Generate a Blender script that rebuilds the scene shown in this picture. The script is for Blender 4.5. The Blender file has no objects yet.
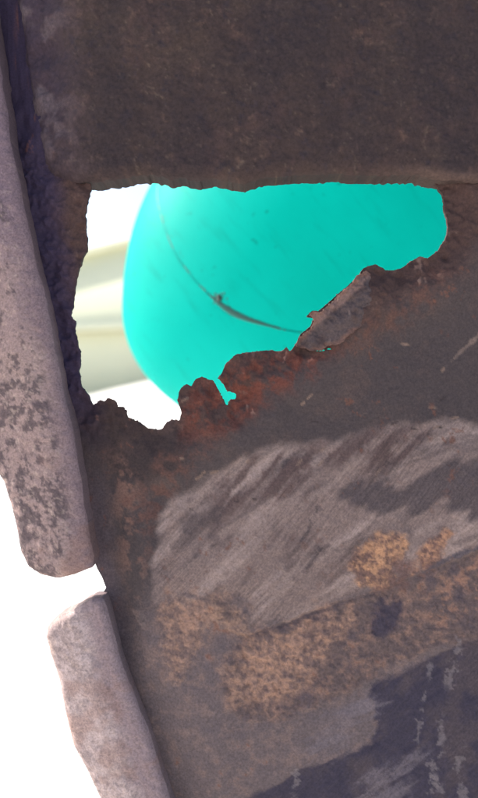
import bpy, math
import numpy as np
from mathutils import Vector

# ------------------------------------------------------------------ camera, sky, sun, exposure
S = 0.0005            # metres per unit of the work plane
D = 700.0             # camera distance from the work plane in the same units
CX, CY = 239.0, 399.0
GROUND = -0.46
sc = bpy.context.scene
cam_d = bpy.data.cameras.new('camera')
cam = bpy.data.objects.new('camera', cam_d)
sc.collection.objects.link(cam)
cam.location = (0, -D * S, 0)
cam.rotation_euler = (math.radians(90), 0, 0)
cam_d.sensor_fit = 'VERTICAL'
cam_d.sensor_height = 24.0
cam_d.lens = 24.0 * D / 798.0
cam_d.clip_start = 0.01
cam_d.clip_end = 3000
cam_d.dof.use_dof = True
cam_d.dof.focus_distance = D * S
cam_d.dof.aperture_fstop = 3.8
sc.camera = cam
sc.render.resolution_x = 613
sc.render.resolution_y = 1024

SUN_DIR = Vector((-1.0, 0.34, 0.85)).normalized()     # towards the sun
w = bpy.data.worlds.new("World")
sc.world = w
w.use_nodes = True
nt = w.node_tree
bg = nt.nodes['Background']
sky = nt.nodes.new('ShaderNodeTexSky')
sky.sky_type = 'NISHITA'
sky.sun_disc = False
sky.sun_elevation = math.asin(SUN_DIR.z)
sky.sun_rotation = math.atan2(SUN_DIR.x, SUN_DIR.y)
sky.air_density = 1.0
sky.dust_density = 3.0
nt.links.new(sky.outputs[0], bg.inputs[0])
bg.inputs[1].default_value = 0.14
sd = bpy.data.lights.new('sun', 'SUN')
sd.energy = 4.2
sd.angle = math.radians(0.5)
sd.color = (1.0, 0.95, 0.88)
so = bpy.data.objects.new('sun', sd)
sc.collection.objects.link(so)
so.rotation_euler = SUN_DIR.to_track_quat('Z', 'Y').to_euler()
sc.view_settings.view_transform = 'Standard'
sc.view_settings.look = 'None'
sc.view_settings.gamma = 1
sc.view_settings.exposure = 1.3
GAIN = np.array([0.80, 0.745, 0.71])

# ------------------------------------------------------------------ helpers
rng = np.random.default_rng(7)
LAT = rng.random((256, 256)).astype(np.float64)
def vnoise(x, y, ox=0.0):
    x = np.asarray(x) + ox * 17.31; y = np.asarray(y) + ox * 9.77
    xi = np.floor(x).astype(np.int64); yi = np.floor(y).astype(np.int64)
    fx = x - xi; fy = y - yi
    fx = fx * fx * (3 - 2 * fx); fy = fy * fy * (3 - 2 * fy)
    a = LAT[yi % 256, xi % 256]; b = LAT[yi % 256, (xi + 1) % 256]
    c = LAT[(yi + 1) % 256, xi % 256]; d = LAT[(yi + 1) % 256, (xi + 1) % 256]
    return (a * (1 - fx) + b * fx) * (1 - fy) + (c * (1 - fx) + d * fx) * fy
def fbm(x, y, scale, octs=4, seed=0.0, gain=0.5):
    """fractal noise in -1..1; scale = size of the largest lump"""
    t = 0; amp = 1.0; tot = 0
    for k in range(octs):
        f = (2.0 ** k) / scale
        ca, sa = math.cos(0.6 * k + seed), math.sin(0.6 * k + seed)
        t = t + amp * (vnoise((x * ca - y * sa) * f, (x * sa + y * ca) * f, seed + k * 3.1) * 2 - 1)
        tot += amp; amp *= gain
    return t / tot * 1.6
def streak(x, y, ang, length, width, seed, octs=3):
    """anisotropic noise, long along ang (degrees, up-right positive)"""
    a = math.radians(ang)
    u = x * math.cos(a) - y * math.sin(a)
    v = x * math.sin(a) + y * math.cos(a)
    t = 0; amp = 1; tot = 0
    for k in range(octs):
        t = t + amp * (vnoise(u / length * 1.7 ** k, v / width * 2 ** k, seed + k) * 2 - 1)
        tot += amp; amp *= 0.6
    return t / tot * 1.5
def ss(a, b, t):
    t = np.clip((t - a) / (b - a), 0, 1)
    return t * t * (3 - 2 * t)
def sdf(x, y, poly):
    """signed distance, positive inside"""
    x = np.asarray(x, float); y = np.asarray(y, float)
    d2 = np.full(x.shape, 1e18); ins = np.zeros(x.shape, bool)
    n = len(poly)
    for i in range(n):
        x0, y0 = poly[i]; x1, y1 = poly[(i + 1) % n]
        ex, ey = x1 - x0, y1 - y0
        t = np.clip(((x - x0) * ex + (y - y0) * ey) / (ex * ex + ey * ey + 1e-9), 0, 1)
        d2 = np.minimum(d2, (x - x0 - t * ex) ** 2 + (y - y0 - t * ey) ** 2)
        if y0 != y1:
            c = ((y0 > y) != (y1 > y)) & (x < ex * (y - y0) / (y1 - y0) + x0)
            ins ^= c
    d = np.sqrt(d2)
    return np.where(ins, d, -d)
def blob(x, y, poly, soft=6, rough=0, scale=12, seed=0):
    d = sdf(x, y, poly)
    if rough: d = d + rough * fbm(x, y, scale, 4, seed, 0.65)
    return ss(-soft, soft, d)
def lin(c):
    c = np.array(c, float) / 255
    return np.where(c < 0.04045, c / 12.92, ((c + 0.055) / 1.055) ** 2.4)
def mix(col, c, m):
    return col * (1 - m[:, None]) + lin(c)[None, :] * m[:, None]

def to_world(x, y, h, plane=0.0):
    k = S * (D - plane) / D
    return np.stack([(x - CX) * k, -h * S, (CY - y) * k], -1)

def new_mesh(name, V, faces_list, mat, parent=None, cols=None, smooth=True):
    me = bpy.data.meshes.new(name)
    me.vertices.add(len(V)); me.vertices.foreach_set('co', np.asarray(V, np.float32).ravel())
    loops = []; starts = []; n = 0
    for F in faces_list:
        F = np.asarray(F)
        if F.size == 0: continue
        starts.append(np.arange(len(F)) * F.shape[1] + n)
        loops.append(F.ravel()); n += F.size
    loops = np.concatenate(loops); starts = np.concatenate(starts)
    me.loops.add(len(loops)); me.loops.foreach_set('vertex_index', loops.astype(np.int32))
    me.polygons.add(len(starts)); me.polygons.foreach_set('loop_start', starts.astype(np.int32))
    me.update(calc_edges=True); me.validate(verbose=False)
    if smooth: me.polygons.foreach_set('use_smooth', np.ones(len(me.polygons), bool))
    if cols is not None:
        at = me.color_attributes.new('Col', 'FLOAT_COLOR', 'POINT')
        at.data.foreach_set('color', np.concatenate([cols, np.ones((len(cols), 1))], 1).astype(np.float32).ravel())
    me.materials.append(mat)
    o = bpy.data.objects.new(name, me)
    sc.collection.objects.link(o)
    if parent: o.parent = parent
    return o

def axis_coords(lo, hi, f0, f1, step):
    c = list(np.arange(f0, f1 + 0.01, step))
    s = step; a = c[-1]
    while a < hi:
        s = min(s * 1.12, 22); a = min(a + s, hi); c.append(a)
    s = step; a = c[0]; pre = []
    while a > lo:
        s = min(s * 1.12, 22); a = max(a - s, lo); pre.append(a)
    return np.array(pre[::-1] + c)

def sheet(name, f_fn, h_fn, c_fn, t_fn, xs, ys, mat, parent, plane=0.0, seed_pt=None, jit=0.35, fine=None):
    """a relief sheet: outline where f_fn > 0, height h_fn towards the viewer, thickness t_fn"""
    X, Y = np.meshgrid(xs, ys)
    F = f_fn(X.ravel(), Y.ravel()).reshape(X.shape)
    ny, nx = F.shape
    ins = F > 0
    # keep the one connected piece
    j0 = int(np.argmin(abs(ys - seed_pt[1]))); i0 = int(np.argmin(abs(xs - seed_pt[0])))
    reach = np.zeros_like(ins); st = [(j0, i0)]; reach[j0, i0] = True
    while st:
        j, i = st.pop()
        for a, b in ((j + 1, i), (j - 1, i), (j, i + 1), (j, i - 1)):
            if 0 <= a < ny and 0 <= b < nx and ins[a, b] and not reach[a, b]:
                reach[a, b] = True; st.append((a, b))
    F = np.where(ins & ~reach, -0.2, F); ins = F > 0
    idx = -np.ones(F.shape, np.int64); idx[ins] = np.arange(ins.sum())
    px = list(X[ins]); py = list(Y[ins])
    c = [ins[:-1, :-1], ins[1:, :-1], ins[1:, 1:], ins[:-1, 1:]]
    cnt = sum(a.astype(int) for a in c)
    full = cnt == 4
    J, I = np.nonzero(full)
    quads = np.stack([idx[J, I], idx[J + 1, I], idx[J + 1, I + 1], idx[J, I + 1]], 1)
    polys = {3: [], 4: [], 5: [], 6: []}
    cache = {}
    def cross(a, b):
        k = (a, b) if a < b else (b, a)
        if k not in cache:
            fa, fb = F[k[0]], F[k[1]]
            t = min(max(fa / (fa - fb), 0.06), 0.94)
            px.append(X[k[0]] * (1 - t) + X[k[1]] * t); py.append(Y[k[0]] * (1 - t) + Y[k[1]] * t)
            cache[k] = len(px) - 1
        return cache[k]
    J, I = np.nonzero((cnt > 0) & (cnt < 4))
    for j, i in zip(J.tolist(), I.tolist()):
        cs = [(j, i), (j + 1, i), (j + 1, i + 1), (j, i + 1)]
        p = []
        for k in range(4):
            a, b = cs[k], cs[(k + 1) % 4]
            if ins[a]: p.append(int(idx[a]))
            if ins[a] != ins[b]: p.append(cross(a, b))
        if len(p) >= 3: polys[len(p)].append(p)
    x = np.array(px); y = np.array(py); n = len(x)
    h = h_fn(x, y); t = t_fn(x, y); cols = c_fn(x, y)
    front = to_world(x, y, h, plane); back = front.copy(); back[:, 1] += t * S
    facs = [np.vstack([quads] + ([np.array(polys[4])] if polys[4] else []))] + [np.array(polys[k]) for k in (3, 5, 6) if polys[k]]
    E = np.vstack([np.stack([f, np.roll(f, -1, 1)], -1).reshape(-1, 2) for f in facs])
    key = np.minimum(E[:, 0], E[:, 1]) * n + np.maximum(E[:, 0], E[:, 1])
    _, first, c2 = np.unique(key, return_index=True, return_counts=True)
    B = E[first[c2 == 1]]
    bv, inv = np.unique(B, return_inverse=True); inv = inv.reshape(B.shape)
    m = len(bv)
    V = np.vstack([front, back, front[bv], (front[bv] + back[bv]) / 2 + rng.normal(0, jit * S, (m, 3)), back[bv]])
    a = 2 * n + inv
    rim1 = np.stack([a[:, 1], a[:, 0], a[:, 0] + m, a[:, 1] + m], 1)
    rim2 = rim1 + m
    F_all = [np.vstack([facs[0], facs[0][:, ::-1] + n, rim1, rim2])] + [np.vstack([f, f[:, ::-1] + n]) for f in facs[1:]]
    rc = cols[bv] * 0.8
    C = np.vstack([cols, cols, rc, rc, rc]) * GAIN
    o = new_mesh(name, V, F_all, mat, parent, np.clip(C, 0.004, 0.85))
    if fine is not None:
        a = o.data.attributes.new('Fine', 'FLOAT', 'POINT'); v = fine(x, y)
        a.data.foreach_set('value', np.concatenate([v, v, v[bv], v[bv], v[bv]]).astype(np.float32))
    return o

def tag(o, label=None, cat=None, group=None, kind=None):
    if label: o['label'] = label
    if cat: o['category'] = cat
    if group: o['group'] = group
    if kind: o['kind'] = kind
    return o
def empty(name, loc):
    o = bpy.data.objects.new(name, None); sc.collection.objects.link(o); o.location = loc
    return o

def relief_mat(name, rough=0.8, spec=0.25, speck=0.35, s1=900, s2=2600, bump=0.35, dist=0.0006):
    m = bpy.data.materials.new(name); m.use_nodes = True
    N = m.node_tree.nodes; L = m.node_tree.links
    b = N['Principled BSDF']
    b.inputs['Specular IOR Level'].default_value = spec
    at = N.new('ShaderNodeAttribute'); at.attribute_name = 'Col'
    tc = N.new('ShaderNodeTexCoord')
    n1 = N.new('ShaderNodeTexNoise'); n1.inputs['Scale'].default_value = s1; n1.inputs['Detail'].default_value = 6; n1.inputs['Roughness'].default_value = 0.7
    n2 = N.new('ShaderNodeTexNoise'); n2.inputs['Scale'].default_value = s2; n2.inputs['Detail'].default_value = 3
    L.new(tc.outputs['Object'], n1.inputs['Vector']); L.new(tc.outputs['Object'], n2.inputs['Vector'])
    mr = N.new('ShaderNodeMapRange'); mr.inputs[1].default_value = 0.3; mr.inputs[2].default_value = 0.7
    mr.inputs[3].default_value = 1 - speck; mr.inputs[4].default_value = 1 + speck
    L.new(n1.outputs[0], mr.inputs[0])
    vm = N.new('ShaderNodeVectorMath'); vm.operation = 'SCALE'
    L.new(at.outputs['Color'], vm.inputs[0]); L.new(mr.outputs[0], vm.inputs['Scale'])
    L.new(vm.outputs[0], b.inputs['Base Color'])
    # fine brushed scratches where the paint has been scraped
    fa = N.new('ShaderNodeAttribute'); fa.attribute_name = 'Fine'
    mp = N.new('ShaderNodeMapping'); mp.vector_type = 'TEXTURE'; mp.inputs['Rotation'].default_value = (0, math.radians(40), 0)
    mp.inputs['Scale'].default_value = (1 / 1000, 1 / 300, 1 / 45)
    wv = N.new('ShaderNodeTexNoise'); wv.inputs['Scale'].default_value = 9; wv.inputs['Detail'].default_value = 1
    wa = N.new('ShaderNodeVectorMath'); wa.operation = 'MULTIPLY_ADD'; wa.inputs[1].default_value = (0.012, 0.0, 0.012)
    L.new(tc.outputs['Object'], wv.inputs['Vector']); L.new(wv.outputs['Color'], wa.inputs[0]); L.new(tc.outputs['Object'], wa.inputs[2])
    L.new(wa.outputs[0], mp.inputs[0])
    ns = N.new('ShaderNodeTexNoise'); ns.inputs['Scale'].default_value = 1; ns.inputs['Detail'].default_value = 4; ns.inputs['Roughness'].default_value = 0.65
    L.new(mp.outputs[0], ns.inputs['Vector'])
    sr = N.new('ShaderNodeMapRange'); sr.inputs[1].default_value = 0.32; sr.inputs[2].default_value = 0.62; sr.inputs[3].default_value = 0.76; sr.inputs[4].default_value = 1.14
    L.new(ns.outputs[0], sr.inputs[0])
    sm = N.new('ShaderNodeMix'); sm.data_type = 'FLOAT'; sm.inputs[2].default_value = 1.0
    L.new(fa.outputs['Fac'], sm.inputs[0]); L.new(sr.outputs[0], sm.inputs[3])
    sv = N.new('ShaderNodeVectorMath'); sv.operation = 'SCALE'
    L.new(vm.outputs[0], sv.inputs[0]); L.new(sm.outputs[0], sv.inputs['Scale']); L.new(sv.outputs[0], b.inputs['Base Color'])
    rr = N.new('ShaderNodeMapRange'); rr.inputs[3].default_value = rough - 0.15; rr.inputs[4].default_value = min(1, rough + 0.15)
    L.new(n1.outputs[0], rr.inputs[0]); L.new(rr.outputs[0], b.inputs['Roughness'])
    ad = N.new('ShaderNodeMath'); ad.operation = 'ADD'
    L.new(n1.outputs[0], ad.inputs[0]); L.new(n2.outputs[0], ad.inputs[1])
    bp = N.new('ShaderNodeBump'); bp.inputs['Strength'].default_value = bump; bp.inputs['Distance'].default_value = dist
    L.new(ad.outputs[0], bp.inputs['Height']); L.new(bp.outputs[0], b.inputs['Normal'])
    return m
def plain_mat(name, col, rough=0.8, scale=3, var=0.12, bump=0.2, bscale=40):
    m = bpy.data.materials.new(name); m.use_nodes = True
    N = m.node_tree.nodes; L = m.node_tree.links; b = N['Principled BSDF']
    b.inputs['Roughness'].default_value = rough
    tc = N.new('ShaderNodeTexCoord')
    n1 = N.new('ShaderNodeTexNoise'); n1.inputs['Scale'].default_value = scale; n1.inputs['Detail'].default_value = 8
    L.new(tc.outputs['Object'], n1.inputs['Vector'])
    r = N.new('ShaderNodeValToRGB')
    c = np.array(col)
    r.color_ramp.elements[0].position = 0.3; r.color_ramp.elements[1].position = 0.7
    r.color_ramp.elements[0].color = (*(c * (1 - var)), 1); r.color_ramp.elements[1].color = (*np.minimum(c * (1 + var), 0.9), 1)
    L.new(n1.outputs[0], r.inputs[0]); L.new(r.outputs[0], b.inputs['Base Color'])
    n2 = N.new('ShaderNodeTexNoise'); n2.inputs['Scale'].default_value = bscale; n2.inputs['Detail'].default_value = 4
    L.new(tc.outputs['Object'], n2.inputs['Vector'])
    bp = N.new('ShaderNodeBump'); bp.inputs['Strength'].default_value = bump; bp.inputs['Distance'].default_value = 0.004
    L.new(n2.outputs[0], bp.inputs['Height']); L.new(bp.outputs[0], b.inputs['Normal'])
    return m

M_rust = relief_mat('rusted_steel', 0.82, 0.2, 0.34, bump=0.34)
M_rail = relief_mat('crusted_underseal', 0.85, 0.2, 0.35, 600, 2400, 0.34)
M_flange = relief_mat('pitted_primer', 0.8, 0.2, 0.38, 1000, 2600, 0.5)
M_ground = plain_mat('pale_paving', (0.62, 0.60, 0.56), 0.9, 1.2)
M_wall = plain_mat('cream_render', (0.74, 0.73, 0.52), 0.9, 0.8)
M_table = plain_mat('white_plastic', (0.78, 0.78, 0.76), 0.45, 5, 0.04, 0.05)

# ------------------------------------------------------------------ setting: paving that rises into a bank, cream wall
def ground():
    xs = np.concatenate([np.linspace(-400, -12, 20), np.linspace(-10, 10, 81), np.linspace(12, 400, 20)])
    ys = np.concatenate([np.linspace(-400, -4, 20), np.linspace(-3, 8, 90), np.linspace(9, 900, 40)])
    X, Y = np.meshgrid(xs, ys)
    Z = GROUND + (0.43 + 0.17 * ss(-1.3, -0.3, X)) * ss(1.4, 4.2, Y) + 0.006 * fbm(X.ravel(), Y.ravel(), 1.5, 4, 3).reshape(X.shape) * ss(0.8, 2, Y)
    V = np.stack([X, Y, Z], -1).reshape(-1, 3)
    nx = len(xs); J, I = np.mgrid[0:len(ys) - 1, 0:nx - 1]; J = J.ravel(); I = I.ravel()
    q = np.stack([J * nx + I, J * nx + I + 1, (J + 1) * nx + I + 1, (J + 1) * nx + I], 1)
    o = new_mesh('ground', V, [q], M_ground); tag(o, kind='structure')
ground()

def box_mesh(name, lo, hi, mat, parent=None, bevel=0.0, bend=None, cuts=0):
    import bmesh
    bm = bmesh.new(); bmesh.ops.create_cube(bm, size=1)
    for v in bm.verts:
        v.co = Vector([lo[k] + (v.co[k] + 0.5) * (hi[k] - lo[k]) for k in range(3)])
    if bevel: bmesh.ops.bevel(bm, geom=bm.edges[:], offset=bevel, segments=3, affect='EDGES', profile=0.5)
    if bend:
        for v in bm.verts: v.co = bend(v.co)
    me = bpy.data.meshes.new(name); bm.to_mesh(me); bm.free()
    for p in me.polygons: p.use_smooth = False
    me.materials.append(mat)
    o = bpy.data.objects.new(name, me); sc.collection.objects.link(o)
    if parent: o.parent = parent
    return o
WY = 4.4
wall = empty('garden_wall', (0, WY, -0.03))
tag(wall, 'blurred cream rendered wall with a pale ledge, seen through the left of the rust hole', 'wall')
wz = 0.03
def run(name, prof, mat, slope, top_only=False):
    """a wall course swept along x; prof = (y, z) outline; its height climbs to the right by slope"""
    X = np.linspace(-5, 5, 101); n = len(prof); V = []
    for x in X:
        dz = slope * min(max(x + 0.8, -0.7), 0.7)
        for k, (a, b) in enumerate(prof): V.append((x, a, b + (dz if (not top_only or b > 0.5) else 0)))
    J, I = np.mgrid[0:len(X) - 1, 0:n]; J = J.ravel(); I = I.ravel()
    q = np.stack([J * n + I, J * n + (I + 1) % n, (J + 1) * n + (I + 1) % n, (J + 1) * n + I], 1)
    caps = np.array([list(range(n)), list(range((len(X) - 1) * n, len(X) * n))[::-1]])
    return new_mesh(name, V, [q[:, ::-1], caps], mat, wall, smooth=False)
run('wall_body', [(0, -0.2), (0.25, -0.2), (0.25, 1.06), (0, 1.06)], M_wall, 0.26, True)
run('coping', [(-0.05, 1.062), (0.31, 1.062), (0.31, 1.12), (-0.02, 1.12), (-0.05, 1.10)], M_wall, 0.26)
run('ledge', [(-0.10, 0.49), (0.002, 0.49), (0.002, 0.58), (-0.06, 0.57), (-0.10, 0.54)], M_wall, 0.05)

# ------------------------------------------------------------------ turquoise moulded tub on a low white table
DY = 600.0                                  # behind the work plane, in work units
KD = (D + DY) / D
tub = empty('plastic_tub', ((330 - CX) * S * KD, DY * S, (CY - 440) * S * KD))
tag(tub, 'bright turquoise moulded plastic tub with a dirty seam line, seen behind the rust hole', 'tub')
def M_tub(name, seam=False):
    m = bpy.data.materials.new(name); m.use_nodes = True
    N = m.node_tree.nodes; L = m.node_tree.links; b = N['Principled BSDF']; out = N['Material Output']
    b.inputs['Roughness'].default_value = 0.55; b.inputs['Specular IOR Level'].default_value = 0.15
    tc = N.new('ShaderNodeTexCoord')
    n1 = N.new('ShaderNodeTexNoise'); n1.inputs['Scale'].default_value = 9; n1.inputs['Detail'].default_value = 5
    L.new(tc.outputs['Object'], n1.inputs['Vector'])
    r = N.new('ShaderNodeValToRGB'); e = r.color_ramp.elements
    e[0].position = 0.3; e[1].position = 0.7
    if seam: e[0].color = (0.03, 0.09, 0.08, 1); e[1].color = (0.09, 0.24, 0.21, 1)
    else: e[0].color = (0.006, 0.53, 0.475, 1); e[1].color = (0.010, 0.61, 0.555, 1)
    L.new(n1.outputs[0], r.inputs[0])
    # small dirt specks and long faint scuffs
    n2 = N.new('ShaderNodeTexNoise'); n2.inputs['Scale'].default_value = 150; n2.inputs['Detail'].default_value = 2
    L.new(tc.outputs['Object'], n2.inputs['Vector'])
    r2 = N.new('ShaderNodeValToRGB'); r2.color_ramp.elements[0].position = 0.69; r2.color_ramp.elements[1].position = 0.78
    L.new(n2.outputs[0], r2.inputs[0])
    mp = N.new('ShaderNodeMapping'); mp.inputs['Rotation'].default_value = (0, math.radians(-38), 0); mp.vector_type = 'TEXTURE'; mp.inputs['Scale'].default_value = (1 / 150, 1 / 30, 1 / 22)
    L.new(tc.outputs['Object'], mp.inputs[0])
    n3 = N.new('ShaderNodeTexNoise'); n3.inputs['Scale'].default_value = 1; n3.inputs['Detail'].default_value = 4
    L.new(mp.outputs[0], n3.inputs['Vector'])
    r3 = N.new('ShaderNodeValToRGB'); r3.color_ramp.elements[0].position = 0.56; r3.color_ramp.elements[1].position = 0.74
    r3.color_ramp.elements[1].color = (0.34, 0.34, 0.34, 1)
    L.new(n3.outputs[0], r3.inputs[0])
    mx = N.new('ShaderNodeMath'); mx.operation = 'MAXIMUM'
    L.new(r2.outputs[0], mx.inputs[0]); L.new(r3.outputs[0], mx.inputs[1])
    sc_ = N.new('ShaderNodeMath'); sc_.operation = 'MULTIPLY'; sc_.inputs[1].default_value = 0.6
    L.new(mx.outputs[0], sc_.inputs[0])
    mc = N.new('ShaderNodeMixRGB'); mc.inputs[2].default_value = (0.02, 0.20, 0.17, 1)
    L.new(sc_.outputs[0], mc.inputs[0]); L.new(r.outputs[0], mc.inputs[1])
    L.new(mc.outputs[0], b.inputs['Base Color'])
    tr = N.new('ShaderNodeBsdfTranslucent'); L.new(mc.outputs[0], tr.inputs['Color'])
    ms = N.new('ShaderNodeMixShader'); ms.inputs[0].default_value = 0.0 if seam else 0.72
    L.new(b.outputs[0], ms.inputs[1]); L.new(tr.outputs[0], ms.inputs[2]); L.new(ms.outputs[0], out.inputs[0])
    return m
MT = M_tub('turquoise_plastic'); MS = M_tub('seam_plastic', True)
A_, B_, C_ = 206 * S * KD, 225 * S * KD, 150 * S * KD
EXP = 2.1
B_LOW = 136 * S * KD
TC = np.array([(330 - CX) * S * KD, DY * S, (CY - 310) * S * KD])
def tub_point(px, py):
    """point on the tub's front where the ray through work-plane (px,py) meets it"""
    o = np.array([0, -D * S, 0]); d = np.array([(px - CX) * S, D * S, (CY - py) * S]); d /= np.linalg.norm(d)
    t = 0.3; 
    for k in range(4000):
        p = o + d * t; q = np.abs((p - TC) / np.array([A_, C_, B_ if p[2] > TC[2] else B_LOW]))
        if (q ** EXP).sum() < 1: return p, d
        t += 0.0003
    return None, d
def make_tub():
    nu, nv = 160, 100; V = []; 
    for j in range(1, nv):
        ph = -math.pi / 2 + math.pi * j / nv
        for i in range(nu):
            th = 2 * math.pi * i / nu
            f = lambda c: math.copysign(abs(c) ** (2 / EXP), c)
            x = A_ * f(math.cos(ph)) * f(math.cos(th)); y = C_ * f(math.cos(ph)) * f(math.sin(th)); z = (B_ if ph > 0 else B_LOW) * f(math.sin(ph))
            z = max(z, -(440 - 310) * S * KD)     # flat base
            V.append((x, y, z))
    V = np.array(V); n = len(V)
    V = np.vstack([V, [[0, 0, -(440 - 310) * S * KD]], [[0, 0, B_]]])
    J, I = np.mgrid[0:nv - 2, 0:nu]; J = J.ravel(); I = I.ravel()
    q = np.stack([J * nu + I, J * nu + (I + 1) % nu, (J + 1) * nu + (I + 1) % nu, (J + 1) * nu + I], 1)
    I = np.arange(nu)
    t1 = np.stack([(I + 1) % nu, I, np.full(nu, n)], 1); t2 = np.stack([(nv - 2) * nu + I, (nv - 2) * nu + (I + 1) % nu, np.full(nu, n + 1)], 1)
    # gentle dents
    r = fbm(V[:, 0] * 1000, V[:, 2] * 1000, 90, 2, 4) * 0.0
    V[:, 1] += r
    V += TC - np.array(tub.location)
    return new_mesh('tub_shell', V, [q, np.vstack([t1, t2])], MT, tub)
shell = make_tub()

def tube(name, pts, radii, mat, parent, off=(0, 0, 0), seg=8, flat=1.0, nrm=None):
    pts = np.array(pts); V = []; n = len(pts)
    for i, p in enumerate(pts):
        t = pts[min(i + 1, n - 1)] - pts[max(i - 1, 0)]; t /= np.linalg.norm(t) + 1e-12
        nn = np.array(nrm[i] if nrm is not None else (0, -1, 0), float); nn -= t * nn.dot(t); nn /= np.linalg.norm(nn)
        b = np.cross(t, nn)
        for k in range(seg):
            a = 2 * math.pi * k / seg
            V.append(p + radii[i] * (b * math.cos(a) + nn * math.sin(a) * flat) - np.array(off))
    J, I = np.mgrid[0:n - 1, 0:seg]; J = J.ravel(); I = I.ravel()
    q = np.stack([J * seg + I, J * seg + (I + 1) % seg, (J + 1) * seg + (I + 1) % seg, (J + 1) * seg + I], 1)
    caps = np.array([list(range(seg))[::-1], list(range((n - 1) * seg, n * seg))])
    return new_mesh(name, V, [q, caps], mat, parent)
def cr(P, n=10):
    P = np.array(P, float); out = []
    for i in range(len(P) - 1):
        p0, p1, p2, p3 = P[max(i - 1, 0)], P[i], P[i + 1], P[min(i + 2, len(P) - 1)]
        for k in range(n):
            t = k / n
            out.append(0.5 * (2 * p1 + (p2 - p0) * t + (2 * p0 - 5 * p1 + 4 * p2 - p3) * t * t + (3 * p1 - p0 - 3 * p2 + p3) * t ** 3))
    out.append(P[-1]); return np.array(out)
# x, y, radius
seam_path = cr([(164, 168, .7), (157, 192, 1.0), (163, 222, 1.1), (176, 254, 1.1), (196, 281, 1.2), (212, 297, 1.6), (219, 303, 3.0), (232, 312, 4.2), (248, 319, 3.2), (268, 325, 2.0), (292, 331, 1.2), (330, 334, 1.0), (380, 325, 1.0), (430, 300, 1.0), (460, 260, 1.0)], 8)
pts = []; rad = []; nr = []
for a, b, r in seam_path:
    p, d = tub_point(a, b)
    if p is not None: pts.append(p); rad.append(r * S * KD * (0.5 if r < 1.5 else 0.66)); q = (p - TC) / np.array([A_, C_, B_]) ** 2; nr.append(q / np.linalg.norm(q))
tube('mould_seam', pts, rad, MS, tub, tub.location, 8, 0.22, nr)
# the dirt lump caught on the seam
M_dirt = plain_mat('dirt', (0.05, 0.07, 0.06), 0.9, 300)
lV = []; lF = []
lr = np.random.default_rng(3)
SPOTS = [(163,216),(168,230),(171,236),(181,256),(165,221),(205,290),(208,293),(228,303),(230,306)]
for k in range(46 + 27):
    rr_ = abs(lr.normal(0, 1)); ang = lr.random() * 6.28
    a = 219 + math.cos(ang) * rr_ * 4.5; b = 298 + math.sin(ang) * rr_ * 3.4; s = lr.uniform(0.4, 1.7) * S * KD / (0.6 + 0.4 * rr_)
    if k >= 46:
        a, b = SPOTS[(k - 46) % 9]; a += lr.normal(0, 1.3); b += lr.normal(0, 1.6); s = lr.uniform(0.25, 0.8) * S * KD
    p, d = tub_point(a, b); p = p - np.array(tub.location)
    base = len(lV)
    for q in ((1, 0, 0), (-1, 0, 0), (0, 0.4, 0), (0, -0.5, 0), (0, 0, 1), (0, 0, -1)):
        lV.append(p + np.array(q) * s * lr.uniform(0.6, 1.2, 3))
    for f in ((0, 3, 4), (3, 1, 4), (1, 2, 4), (2, 0, 4), (3, 0, 5), (1, 3, 5), (2, 1, 5), (0, 2, 5)):
        lF.append([base + i for i in f])
tag(new_mesh('grime', lV, [np.array(lF)], M_dirt, tub), kind='stuff')

zt = (CY - 440) * S * KD - 0.001
table = empty('low_table', (0.09, DY * S, GROUND))
tag(table, 'low white plastic table under the turquoise tub', 'table')
tz = zt - GROUND
box_mesh('table_top', (-0.245, -0.16, tz - 0.02), (0.34, 0.17, tz), M_table, table, 0.006)
for sx in (-0.16, 0.29):
    for sy in (-0.12, 0.12):
        box_mesh('table_leg', (sx, sy, 0), (sx + 0.035, sy + 0.035, tz - 0.0205), M_table, table, 0.004)

# ------------------------------------------------------------------ the rusted car underbody
car = empty('rusted_car_body', (0, 0, GROUND))
tag(car, 'rust-eaten steel car underbody with a ragged hole and scraped grey paint', 'car body')
CARZ = -GROUND
def P_(o):       # children are modelled in world coordinates
    o.location = (0, 0, CARZ); return o

HOLE = [(92,186),(92,192),(91,197),(88,208),(87,220),(86,232),(88,240),(87,250),(84,258),(80,268),(76,278),(73,290),(72,305),(71,315),(74,320),(73,330),(76,342),(78,355),(78,370),(80,385),(86,395),(92,404),(98,402),(104,403),(108,398),(115,401),(118,406),(126,410),(129,417),(138,422),(148,428),(157,430),(165,426),(168,422),(176,419),(180,422),(180,405),(179,398),(181,388),(187,384),(192,386),(196,379),(202,377),(208,380),(213,380),(218,389),(222,397),(227,406),(230,400),(236,399),(236,394),(231,392),(227,391),(223,384),(218,378),(222,373),(226,364),(236,355),(246,353),(258,352),(271,350),(282,352),(286,348),(290,352),(296,344),(300,334),(310,327),(314,318),(306,317),(312,311),(317,312),(330,301),(343,290),(357,277),(361,270),(374,266),(384,271),(393,271),(400,269),(410,262),(419,257),(425,260),(436,252),(441,244),(446,236),(446,222),(444,214),(442,207),(443,199),(440,194),(436,188),(430,182),(425,166),(300,160),(180,160),(110,166),(96,176)]
SLIT = [(308,348),(318,350),(325,349),(331,347.5),(331,350),(322,352),(311,351)]
PANEL_L = [(-160,-500),(-160,100),(-60,250),(0,380),(50,450),(72,510),(86,555),(93,570),(99,580),(104,591),(97,600),(86,612),(88,680),(100,740),(130,840),(160,1000),(180,1310),(1100,1310),(1100,-500)]
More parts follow.
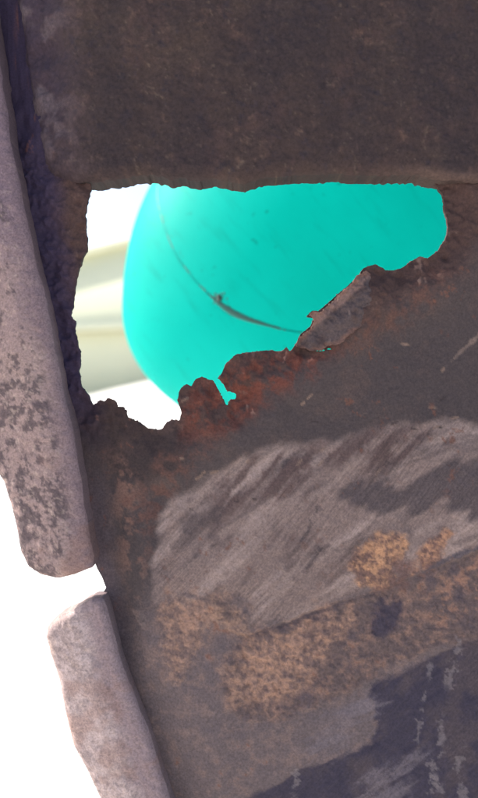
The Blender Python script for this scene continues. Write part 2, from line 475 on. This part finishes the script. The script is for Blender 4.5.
FL1 = [(-160,-420),(-80,-120),(-16,-40),(-8,20),(0,70),(5,110),(10,140),(16,170),(25,215),(35,262),(46,305),(54,348),(60,382),(72,432),(81,480),(87,530),(92,558),(91,569),(74,576),(56,581),(36,579),(23,572),(14,557),(9,530),(3,508),(-5,485),(-40,440),(-160,330)]
FL2 = [(41,643),(43,632),(56,621),(75,611),(90,601),(102,600),(108,618),(118,655),(133,695),(147,730),(168,798),(205,900),(310,1250),(230,1250),(128,880),(96,806),(84,782),(69,757),(61,725),(54,685),(46,660)]
RAIL = [(1000,192),(478,189),(440,186),(420,183),(410,181),(340,180),(300,180),(280,181),(268,182),(256,186),(246,189),(236,188),(226,185),(210,184),(200,186),(186,183),(172,184),(157,180),(140,181),(120,184),(100,186),(85,186),(66,183),(54,177),(46,162),(40,140),(34,110),(26,60),(20,10),(0,-80),(-40,-420),(1000,-420)]

def polyx(y, pts):
    p = sorted(pts, key=lambda a: a[1]); return np.interp(y, [a[1] for a in p], [a[0] for a in p])
INNER = [(-16,-40),(-8,20),(0,70),(5,110),(10,140),(16,170),(25,215),(35,262),(46,305),(54,348),(60,382),(72,432),(81,480),(87,530),(92,560),(98,600),(108,655),(122,695),(135,730),(155,798),(190,900),(290,1250)]

def panel_f(x, y):
    d1 = sdf(x, y, PANEL_L)
    dh = sdf(x, y, HOLE) 
    # ragged bite marks: strongest at the lower-left rim, quiet at the torn upper edge
    am = 0.5 + 0.9 * ss(20, -30, x - 150) + 0.9 * ss(380, 400, y) * ss(200, 170, x) + 0.6 * ss(430, 440, x)
    dh = dh + am * 1.0 * fbm(x, y, 9, 3, 2.2, 0.7)
    ds = sdf(x, y, SLIT) + 0.6 * fbm(x, y, 5, 2, 5)
    d1 = d1 + 0.8 * fbm(x, y, 10, 3, 8)
    dh = dh + 1.1 * ss(395, 402, y) * ss(186, 178, x) * fbm(x, y, 4.5, 2, 2.9)
    return np.minimum(np.minimum(d1, -dh), -ds)

CRUST_LINE = [(96,425),(180,440),(240,410),(300,372),(360,330),(430,285),(500,240),(1100,-60)]
def crust_mask(x, y):
    """rust crust in a band round the hole"""
    yl = np.interp(x, [a[0] for a in CRUST_LINE], [a[1] for a in CRUST_LINE])
    return ss(28, -22, y - yl + 16 * fbm(x, y, 40, 4, 1.5))
GREY = [(160,520),(172,500),(198,478),(240,455),(300,440),(350,430),(410,424),(455,420),(490,430),(560,440),(560,540),(478,548),(420,570),(370,590),(320,606),(285,622),(246,632),(246,605),(215,596),(170,600),(155,590),(152,560)]
GDARK = [(324,489),(352,476),(364,484),(384,483),(402,488),(416,476),(436,466),(478,458),(560,450),(560,520),(470,519),(440,502),(424,512),(396,518),(366,509),(345,504)]
OR1 = [(350,582),(349,562),(356,546),(372,538),(380,532),(396,532),(404,529),(408,542),(402,556),(392,566),(396,577),(382,588),(366,584)]
OR2 = [(412,572),(417,550),(426,538),(442,527),(450,530),(446,545),(438,558),(426,572)]
OR3 = [(158,612),(166,600),(188,592),(212,598),(218,612),(206,628),(196,650),(186,676),(172,680),(164,650)]
OR4 = [(214,598),(240,606),(250,614),(246,630),(232,628),(216,622)]
LOWR = [(246,634),(320,608),(370,592),(420,572),(478,550),(600,520),(600,640),(478,642),(430,650),(370,680),(320,705),(280,718),(240,716),(220,690),(222,660)]
OR5 = [(226,666),(244,642),(286,626),(330,612),(352,616),(330,650),(300,682),(262,706),(236,700)]
BLK1 = [(374,616),(384,602),(402,600),(404,614),(396,632),(376,640),(370,632)]
BLK2 = [(470,640),(430,658),(372,684),(368,700),(376,720),(370,744),(340,760),(300,768),(262,790),(240,810),(230,900),(300,1300),(1100,1300),(1100,560),(478,640)]
BRUSH1 = [(318,716),(368,688),(384,706),(378,730),(350,752),(322,762),(300,752)]
BRUSH2 = [(350,800),(372,772),(404,752),(430,742),(436,756),(412,786),(400,820),(350,830)]

def stroke_mask(x, y, pts, wd, gap=0.0, seed=0, rough=0.6):
    d2 = np.full(x.shape, 1e9)
    for (x0, y0), (x1, y1) in zip(pts[:-1], pts[1:]):
        ex, ey = x1 - x0, y1 - y0
        t = np.clip(((x - x0) * ex + (y - y0) * ey) / (ex * ex + ey * ey), 0, 1)
        d2 = np.minimum(d2, (x - x0 - t * ex) ** 2 + (y - y0 - t * ey) ** 2)
    d = np.sqrt(d2) + rough * wd * fbm(x, y, 7, 3, seed, 0.8)
    m = ss(wd, wd * 0.3, d)
    if gap: m = m * ss(gap - 0.15, gap + 0.15, fbm(x, y, 14, 3, seed + 2) * 0.5 + 0.5)
    return m

def panel_h(x, y):
    xi = polyx(y, INNER)
    u = x - xi                                  # distance right of the flange's inner edge
    h = -13 * ss(75, 0, u)                      # the groove beside the flange
    h += 4 * np.exp(-((u - 48) / 20) ** 2) * ss(420, 480, y) * ss(720, 640, y)
    h += -4 * np.exp(-((u - 76 + (y - 520) * 0.05) / 11) ** 2) * ss(455, 500, y) * ss(700, 620, y)
    dh = -sdf(x, y, HOLE)
    cr_ = crust_mask(x, y)
    near = ss(60, 8, dh)
    # crust: layered lumps
    n = fbm(x, y, 34, 5, 0.3, 0.6)
    h += cr_ * (4.0 * n + 2.4 * fbm(x, y, 9, 3, 4.1, 0.75) + 3 * near * fbm(x, y, 22, 3, 9.3))
    # the bulged rim under the hole
    h += 9 * ss(4, 30, dh) * ss(80, 34, dh) * ss(100, 180, x) * ss(395, 340, y * 0.0 + dh + 300)
    # dented plate: broad waves
    h += 9 * fbm(x, y, 210, 2, 6.6)
    # a bulge in the scraped area
    g = sdf(x, y, GREY)
    h += 7 * ss(-40, 60, g)
    # step along the crease below the scraped paint
    yc = np.interp(x, [150, 246, 320, 370, 420, 478, 700], [600, 633, 607, 591, 571, 549, 470])
    on = ss(215, 250, x)
    h += on * (-5 * ss(-1.5, 4, y - yc + 1.2 * fbm(x, y, 12, 3, 3)))
    # scoring in the scraped paint
    h += ss(-6, 10, g) * (0.3 * streak(x, y, 52, 60, 5, 11, 2) * ss(-0.4, 0.6, fbm(x, y, 60, 3, 171)) + 0.6 * streak(x, y, 44, 120, 9, 12))
    # rust scabs stand proud
    for k, P in enumerate((OR1, OR2, OR3, OR4, OR5, LOWR)):
        m = blob(x, y, P, 4, 4, 10, 20 + k)
        h += m * (1.6 + 2.0 * fbm(x, y, 6, 4, 30 + k, 0.75))
    b2 = blob(x, y, BLK2, 4, 5, 16, 41)
    h += b2 * 0.7 * streak(x, y, 35, 50, 4, 44)
    # rest of the plate: fine pits
    h += 0.5 * fbm(x, y, 7, 3, 50, 0.8) + 0.9 * fbm(x, y, 24, 3, 51)
    return h

def panel_c(x, y):
    n = len(x)
    col = np.tile(lin((74, 66, 68)), (n, 1))
    f1 = fbm(x, y, 30, 5, 60, 0.65); f2 = fbm(x, y, 9, 4, 61, 0.7); f3 = fbm(x, y, 90, 3, 62)
    col = mix(col, (88, 74, 72), ss(0.0, 0.8, f1) * 0.6)
    cr_ = crust_mask(x, y)
    col = mix(col, (74, 56, 54), cr_ * 0.9)
    col = mix(col, (52, 43, 45), blob(x, y, [(70,390),(120,400),(160,430),(190,430),(180,470),(140,490),(104,470),(84,430)], 14, 10, 24, 172) * 0.75)
    # redder rust along the rim under the hole
    red = blob(x, y, [(176,410),(190,385),(226,372),(250,356),(290,356),(306,352),(330,352),(318,372),(280,392),(250,420),(214,432),(186,430)], 14, 10, 24, 63)
    col = mix(col, (106, 60, 50), red * ss(-0.5, 0.5, f2 + 0.5 * f1) * 0.85)
    red2 = blob(x, y, [(330,350),(360,325),(400,290),(440,262),(450,280),(420,310),(370,345)], 12, 12, 24, 64)
    col = mix(col, (100, 70, 62), red2 * ss(-0.3, 0.6, f2) * 0.6)
    col = mix(col, (112, 92, 86), cr_ * ss(0.45, 0.95, f2) * 0.45)
    col = mix(col, (56, 46, 48), cr_ * ss(0.25, 0.9, -f1) * 0.6)
    # left side, a brown ridge next to the flange
    xi = polyx(y, INNER); u = x - xi
    ridge = np.exp(-((u - 42 - 6 * f3) / 15) ** 2) * ss(430, 490, y) * ss(640, 560, y)
    col = mix(col, (124, 96, 88), ridge * ss(-0.5, 0.4, f2 + f1) * 0.75)
    rl = blob(x, y, [(128,500),(150,470),(190,440),(215,440),(200,470),(168,500),(150,540),(138,560)], 10, 9, 20, 65)
    col = mix(col, (98, 70, 64), rl * ss(-0.4, 0.5, f2) * 0.7)
    # violet-black tone along the groove left of the hole
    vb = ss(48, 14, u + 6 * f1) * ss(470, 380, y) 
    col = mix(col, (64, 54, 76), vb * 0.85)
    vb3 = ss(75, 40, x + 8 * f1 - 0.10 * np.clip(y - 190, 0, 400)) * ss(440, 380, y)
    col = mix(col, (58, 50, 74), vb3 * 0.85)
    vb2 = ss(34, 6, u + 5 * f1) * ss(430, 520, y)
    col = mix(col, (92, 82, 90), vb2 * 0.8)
    # scraped grey paint
    yw = y - 0.0008 * np.clip(x - 160, -50, 400) ** 2 + 4 * f3
    g = sdf(x, y, GREY)
    e = g + 4 * streak(x, yw, 50, 80, 9, 70, 2) + 9 * fbm(x, y, 70, 5, 170, 0.6)
    gm = ss(-5, 6, e)
    ss1 = streak(x, yw, 54, 70, 6, 71, 2); ss2 = streak(x, yw, 46, 120, 11, 72); ss3 = streak(x, yw, 38, 60, 5, 73, 2)
    base = mix(np.tile(lin((126, 110, 107)), (n, 1)), (150, 133, 129), ss(-0.2, 0.8, ss2))
    base = mix(base, (96, 82, 82), ss(0.0, 0.9, ss1 * ss(-0.5, 0.5, f3 + 0.5 * f1) + 0.8 * f1) * 0.7)
    base = mix(base, (84, 74, 75), ss(0.35, 0.9, ss3 + 0.3 * ss2 + 0.5 * f1) * 0.45)
    base = mix(base, (110, 84, 76), ss(0.45, 0.9, f2) * 0.4)
    up = blob(x, y, [(215,480),(260,452),(340,438),(420,430),(410,460),(330,470),(270,500),(230,520),(200,520)], 14, 8, 20, 74)
    base = mix(base, (86, 70, 70), up * ss(-0.7, 0.4, ss1 + 0.6 * f2) * 0.85)
    lf = blob(x, y, [(170,540),(196,512),(228,508),(215,540),(186,566)], 6, 9, 20, 75)
    base = mix(base, (78, 69, 72), lf * ss(-0.8, 0.2, ss2 + 0.4 * ss1) * 0.8)
    col = col * (1 - gm[:, None] * 0.95) + base * gm[:, None] * 0.95
    gd = ss(-5, 6, sdf(x, y, GDARK) + 5 * f1 + 6 * streak(x, yw, 50, 60, 7, 76, 2))
    col = mix(col, (78, 70, 74), gd * 0.88)
    # dark nicks in the scrape
    for q in ([(300,540),(312,520),(318,506)], [(306,566),(318,548)], [(228,600),(240,592)], [(278,470),(286,462)], [(262,520),(268,514)]):
        col = mix(col, (62, 56, 62), stroke_mask(x, y, q, 2.4, 0, 77, 1.3) * 0.55)
    # lower rusty band
    lr_ = blob(x, y, LOWR, 5, 7, 18, 80)
    low = mix(np.tile(lin((98, 84, 84)), (n, 1)), (128, 104, 96), ss(-0.2, 0.7, f2))
    low = mix(low, (80, 72, 82), ss(0.2, 0.8, -f1) * 0.7)
    sub = ss(560, 640, y + 0.35 * (x - 160)) * ss(120, 150, x + (y-600)*0.0)
    under = mix(np.tile(lin((106, 95, 98)), (n, 1)), (124, 107, 105), ss(-0.2, 0.7, f2))
    un = sub * (1 - gm)
    col = col * (1 - un[:, None] * 0.8) + under * un[:, None] * 0.8
    col = col * (1 - lr_[:, None] * 0.9) + low * lr_[:, None] * 0.9
    for P, c1, c2, k in ((OR1, (178, 138, 110), (112, 88, 82), 0), (OR2, (170, 130, 106), (114, 88, 82), 1), (OR3, (156, 126, 112), (120, 100, 95), 2),
                         (OR4, (150, 122, 108), (112, 93, 88), 3), (OR5, (162, 130, 114), (122, 101, 96), 4)):
        m = blob(x, y, P, 4 if k < 2 else 14, 6 if k < 2 else 14, 14, 82 + k)
        o = mix(np.tile(lin(c2), (n, 1)), c1, ss(-0.55, 0.45, 0.8 * f2 + 0.9 * fbm(x, y, 5, 3, 90 + k, 0.8)))
        col = col * (1 - m[:, None] * 0.95) + o * m[:, None] * 0.95
    mid = blob(x, y, [(374,590),(380,566),(396,552),(420,562),(440,556),(420,580),(396,594)], 5, 6, 12, 95)
    col = mix(col, (104, 82, 80), mid * ss(-0.6, 0.2, f2) * 0.85)
    rr = blob(x, y, [(420,600),(470,560),(600,520),(600,600),(478,620),(440,625)], 8, 8, 14, 96)
    col = mix(col, (146, 112, 98), rr * ss(0.0, 0.7, f2 + 0.3 * f1) * 0.8)
    col = mix(col, (60, 56, 72), blob(x, y, BLK1, 4, 9, 16, 97) * 0.85)
    cre = stroke_mask(x, y, [(250,634),(290,622),(340,603),(380,592)], 3.2, 0, 98)
    col = mix(col, (76, 68, 76), cre * 0.7)
    cr2 = stroke_mask(x, y, [(424,570),(448,556),(478,546),(600,500)], 4, 0, 98)
    col = mix(col, (78, 74, 84), cr2 * 0.8)
    # black old underseal, lower right
    d = sdf(x, y, BLK2) + 5 * streak(x, y, 30, 50, 6, 99) + 4 * f1
    bm_ = ss(-3, 3, d)
    black = mix(np.tile(lin((58, 54, 70)), (n, 1)), (74, 66, 74), ss(0, 0.8, f1 + ss(420, 480, x) * 0.7))
    col = col * (1 - bm_[:, None] * 0.95) + black * bm_[:, None] * 0.95
    for P, a, k in ((BRUSH1, 24, 0), (BRUSH2, 36, 1)):
        s_ = streak(x, y + 3 * f1, a, 45, 4.5, 100 + k) + 0.5 * f2
        m = ss(-5, 6, sdf(x, y, P) + 9 * streak(x, y, a, 70, 6, 102 + k) + 5 * f1)
        col = mix(col, (112, 104, 112), m * ss(-0.6, 0.7, s_) * 0.7)
    for q, wd, gp in (([(460,642),(455,665),(446,690),(440,715),(442,745),(436,775),(424,810)], 3.2, 0.46), ([(432,655),(427,685),(421,710),(417,740)], 1.6, 0.42),
                   ([(462,752),(458,770),(462,795)], 3.8, 0.42), ([(432,764),(438,790),(430,815)], 3.5, 0.45), ([(296,770),(294,800)], 2.6, 0.35)):
        col = mix(col, (122, 114, 118), stroke_mask(x, y, q, wd, gp, 110 + wd, 2.2) * 0.55)
    # bright score mark at the right, little chips
    col = mix(col, (122, 106, 100), stroke_mask(x, y, [(453,361),(464,350),(480,336),(520,300)], 2.4, 0, 120) * 0.8)
    crng = np.random.default_rng(12)
    for k in range(26):
        a = crng.uniform(180, 470); b = crng.uniform(385, 520) - (a - 180) * 0.2
        L_ = crng.uniform(2, 7); an = crng.uniform(-0.4, 1.0)
        m = stroke_mask(x, y, [(a, b), (a + L_ * math.cos(an), b - L_ * math.sin(an))], crng.uniform(1.3, 2.1), 0, 121 + k, 0.25)
        col = mix(col, (128, 108, 98) if k % 3 else (54, 46, 48), m * 0.8)
    col = mix(col, (120, 78, 62), ss(0.62, 0.9, f2) * ss(0.1, 0.6, fbm(x, y, 50, 2, 122)) * 0.5 * (1 - bm_))
    return col
def panel_fine(x, y):
    g = ss(-4, 8, sdf(x, y, GREY) + 9 * fbm(x, y, 70, 5, 170, 0.6))
    for P in (OR1, OR2): g = g * (1 - blob(x, y, P, 8, 6, 14, 82))
    g = g * (0.35 + 0.65 * ss(-0.5, 0.5, fbm(x, y, 60, 3, 181)))
    g = np.maximum(g * 0.9, 0.45 * ss(-5, 10, sdf(x, y, BLK2)))
    return g
def panel_t(x, y):
    return 5 + 1.5 * fbm(x, y, 20, 3, 130) * 1.0

xs = axis_coords(-160, 1100, -8, 490, 1.5); ys = axis_coords(-500, 1310, 150, 812, 1.5)
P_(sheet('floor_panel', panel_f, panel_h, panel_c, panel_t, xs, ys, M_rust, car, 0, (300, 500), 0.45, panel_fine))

# torn flake lifting off the lower right rim
FLAKE = [(297,345),(301,337),(309,331),(316,321),(309,316),(313,311),(319,313),(331,301),(344,291),(356,279),(366,273),(384,274),(398,282),(402,292),(392,304),(376,312),(366,326),(350,334),(338,344),(326,346),(322,351),(310,350)]
def flake_f(x, y): return sdf(x, y, FLAKE) + 2.0 * fbm(x, y, 12, 4, 140, 0.7)
def flake_h(x, y):
    a = math.radians(40); v = (x - 344) * math.sin(a) + (y - 315) * math.cos(a)     # across the flake, + towards lower right
    return panel_h(x, y) + 7 - 11 * ss(345, 385, x) - 0.12 * v + 3 * ss(-6, -16, v) + 1.6 * fbm(x, y, 22, 4, 141)
def flake_c(x, y):
    n = len(x); a = math.radians(40); v = (x - 344) * math.sin(a) + (y - 315) * math.cos(a)
    c = np.tile(lin((84, 74, 76)), (n, 1))
    c = mix(c, (78, 64, 63), ss(0, 0.7, fbm(x, y, 20, 4, 142)))
    e = ss(-7, -13, v + 3 * fbm(x, y, 14, 3, 143))
    c = mix(c, (124, 102, 98), e * 0.75)
    d = ss(5, 0.5, sdf(x, y, FLAKE) + 2 * fbm(x, y, 6, 3, 144))
    return mix(c, (118, 88, 78), d * 0.6)
fx = np.arange(290, 412, 1.0); fy = np.arange(268, 360, 1.0)
P_(sheet('torn_flake', flake_f, flake_h, flake_c, lambda x, y: 3 + 0 * x, fx, fy, M_rust, car, 12, (345, 315)))

# box rail across the top
def rail_f(x, y): return sdf(x, y, RAIL) + (0.6 + 2.6 * ss(75, 55, x)) * fbm(x, y, 16, 4, 150, 0.6) + 0.5 * fbm(x, y, 4, 2, 151)
def rail_h(x, y):
    d = np.clip(sdf(x, y, RAIL), 0, 400)
    r = 11.0; q = np.clip(r - d, 0, r)
    h = 26 - (r - np.sqrt(np.maximum(r * r - q * q, 0))) * 0.95
    dl = ss(70, 0, x - polyx(y, [(48, 182), (40, 140), (20, 10), (0, -80)]))
    h -= 22 * dl ** 1.6
    h += 1.8 * fbm(x, y, 30, 4, 152, 0.6) + 1.2 * fbm(x, y, 9, 4, 153, 0.7) * ss(0, 12, d) + 4 * fbm(x, y, 160, 2, 154)
    h += 6 * dl * fbm(x, y, 22, 4, 155)
    return h
def rail_c(x, y):
    n = len(x); d = sdf(x, y, RAIL)
    f1 = fbm(x, y, 60, 4, 160); f2 = fbm(x, y, 10, 4, 161, 0.75); f3 = fbm(x, y, 26, 4, 162, 0.65); f4 = fbm(x, y, 5, 3, 163, 0.8)
    c = np.tile(lin((63, 52, 52)), (n, 1))
    c = mix(c, (76, 63, 58), ss(-0.2, 0.7, f1) * 0.7)
    c = mix(c, (80, 62, 60), ss(0.1, 0.7, f3) * 0.45)
    c = mix(c, (100, 80, 72), ss(0.5, 0.95, f2 + 0.2 * f3) * 0.5)
    c = mix(c, (104, 90, 80), ss(0.6, 1.0, f4) * 0.5)
    c = mix(c, (50, 45, 54), ss(0.3, 0.9, -f2) * 0.6)
    l = ss(110, 20, x + 10 * f1)
    c = mix(c, (64, 54, 72), l * 0.65)
    c = mix(c, (100, 90, 96), l * ss(0.15, 0.7, f3) * 0.7)
    c = mix(c, (52, 45, 50), ss(-0.1, 0.8, fbm(x * 1.6, y * 0.5, 70, 3, 166)) * 0.5)
    c = mix(c, (96, 80, 76), ss(10, 2, d) * ss(350, 450, x) * 0.7)
    return c
rx = axis_coords(-60, 1000, 10, 490, 1.6); ry = axis_coords(-420, 200, -8, 196, 1.6)
P_(sheet('box_rail', rail_f, rail_h, rail_c, lambda x, y: 27 + 0 * x, rx, ry, M_rail, car, 0, (300, 60)))

# the two folded flange pieces on the left
def make_flange(FL, seed, xs, ys, sp, tone, fh):
    def f(x, y): return sdf(x, y, FL) + 0.8 * fbm(x, y, 26, 4, seed, 0.5) + 0.5 * fbm(x, y, 6, 2, seed + 9) * (x < polyx(y, INNER) - 10)
    def h(x, y):
        d = np.clip(sdf(x, y, FL), 0, 400); r = 12.0 if seed < 190 else 8.0; q = np.clip(r - d, 0, r)
        u = polyx(y, INNER) - x                     # distance left of the inner edge
        o = fh - (r - np.sqrt(np.maximum(r * r - q * q, 0))) * 0.9 - 0.36 * np.clip(u, 0, 200) - 9 * ss(34, 2, u)
        return o + (0.9 if seed < 190 else 0.4) * fbm(x, y, 40, 3, seed + 1) + 0.9 * fbm(x, y, 6, 3, seed + 2, 0.7)
    def c(x, y):
        n = len(x); u = polyx(y, INNER) - x
        f1 = fbm(x, y, 40, 4, seed + 3, 0.6); f2 = fbm(x, y, 9, 4, seed + 4, 0.75); f3 = fbm(x, y, 5, 3, seed + 5, 0.8)
        col = mix(np.tile(lin(tone), (n, 1)), (172, 152, 144), ss(0.0, 0.8, 0.6 * f1 + 0.5 * f2) * 0.4)
        col = mix(col, (108, 94, 112), ss(380, 120, y + 30 * f1) * 0.85)  # shade of the flange curving away, put into its tone higher up
        pit = ss(-0.1, 0.4, f2 + 0.45 * f1 + 0.12 - 0.5 * ss(430, 350, y)) * ss(6, 20, u)
        col = mix(col, (84, 74, 80), pit * (0.85 if seed < 190 else 0.32))
        col = mix(col, (186, 168, 160), ss(0.3, 0.9, f3) * 0.5)
        col = mix(col, (120, 104, 112), ss(26, 4, u + 5 * f1) * 0.75)  # shadow where the inner edge falls off, tinted into the colour
        col = mix(col, (140, 112, 104), ss(0.2, 0.7, -f1) * ss(420, 500, y) * 0.5)
        edge = stroke_mask(x, y, [(58,340),(72,412),(84,470)], 2.2, 0, seed + 6)  # pale highlight line painted along the inner edge
        return mix(col, (136, 136, 146), edge * 0.5)
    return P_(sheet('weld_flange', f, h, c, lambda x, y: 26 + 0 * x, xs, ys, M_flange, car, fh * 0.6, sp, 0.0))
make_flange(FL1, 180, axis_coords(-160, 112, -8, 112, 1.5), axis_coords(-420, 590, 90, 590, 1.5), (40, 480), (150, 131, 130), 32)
make_flange(FL2, 195, axis_coords(36, 310, 36, 200, 1.5), axis_coords(584, 1250, 584, 812, 1.5), (100, 680), (184, 168, 168), 26)  # paler tone carries the washed-out lens haze in this piece's colour
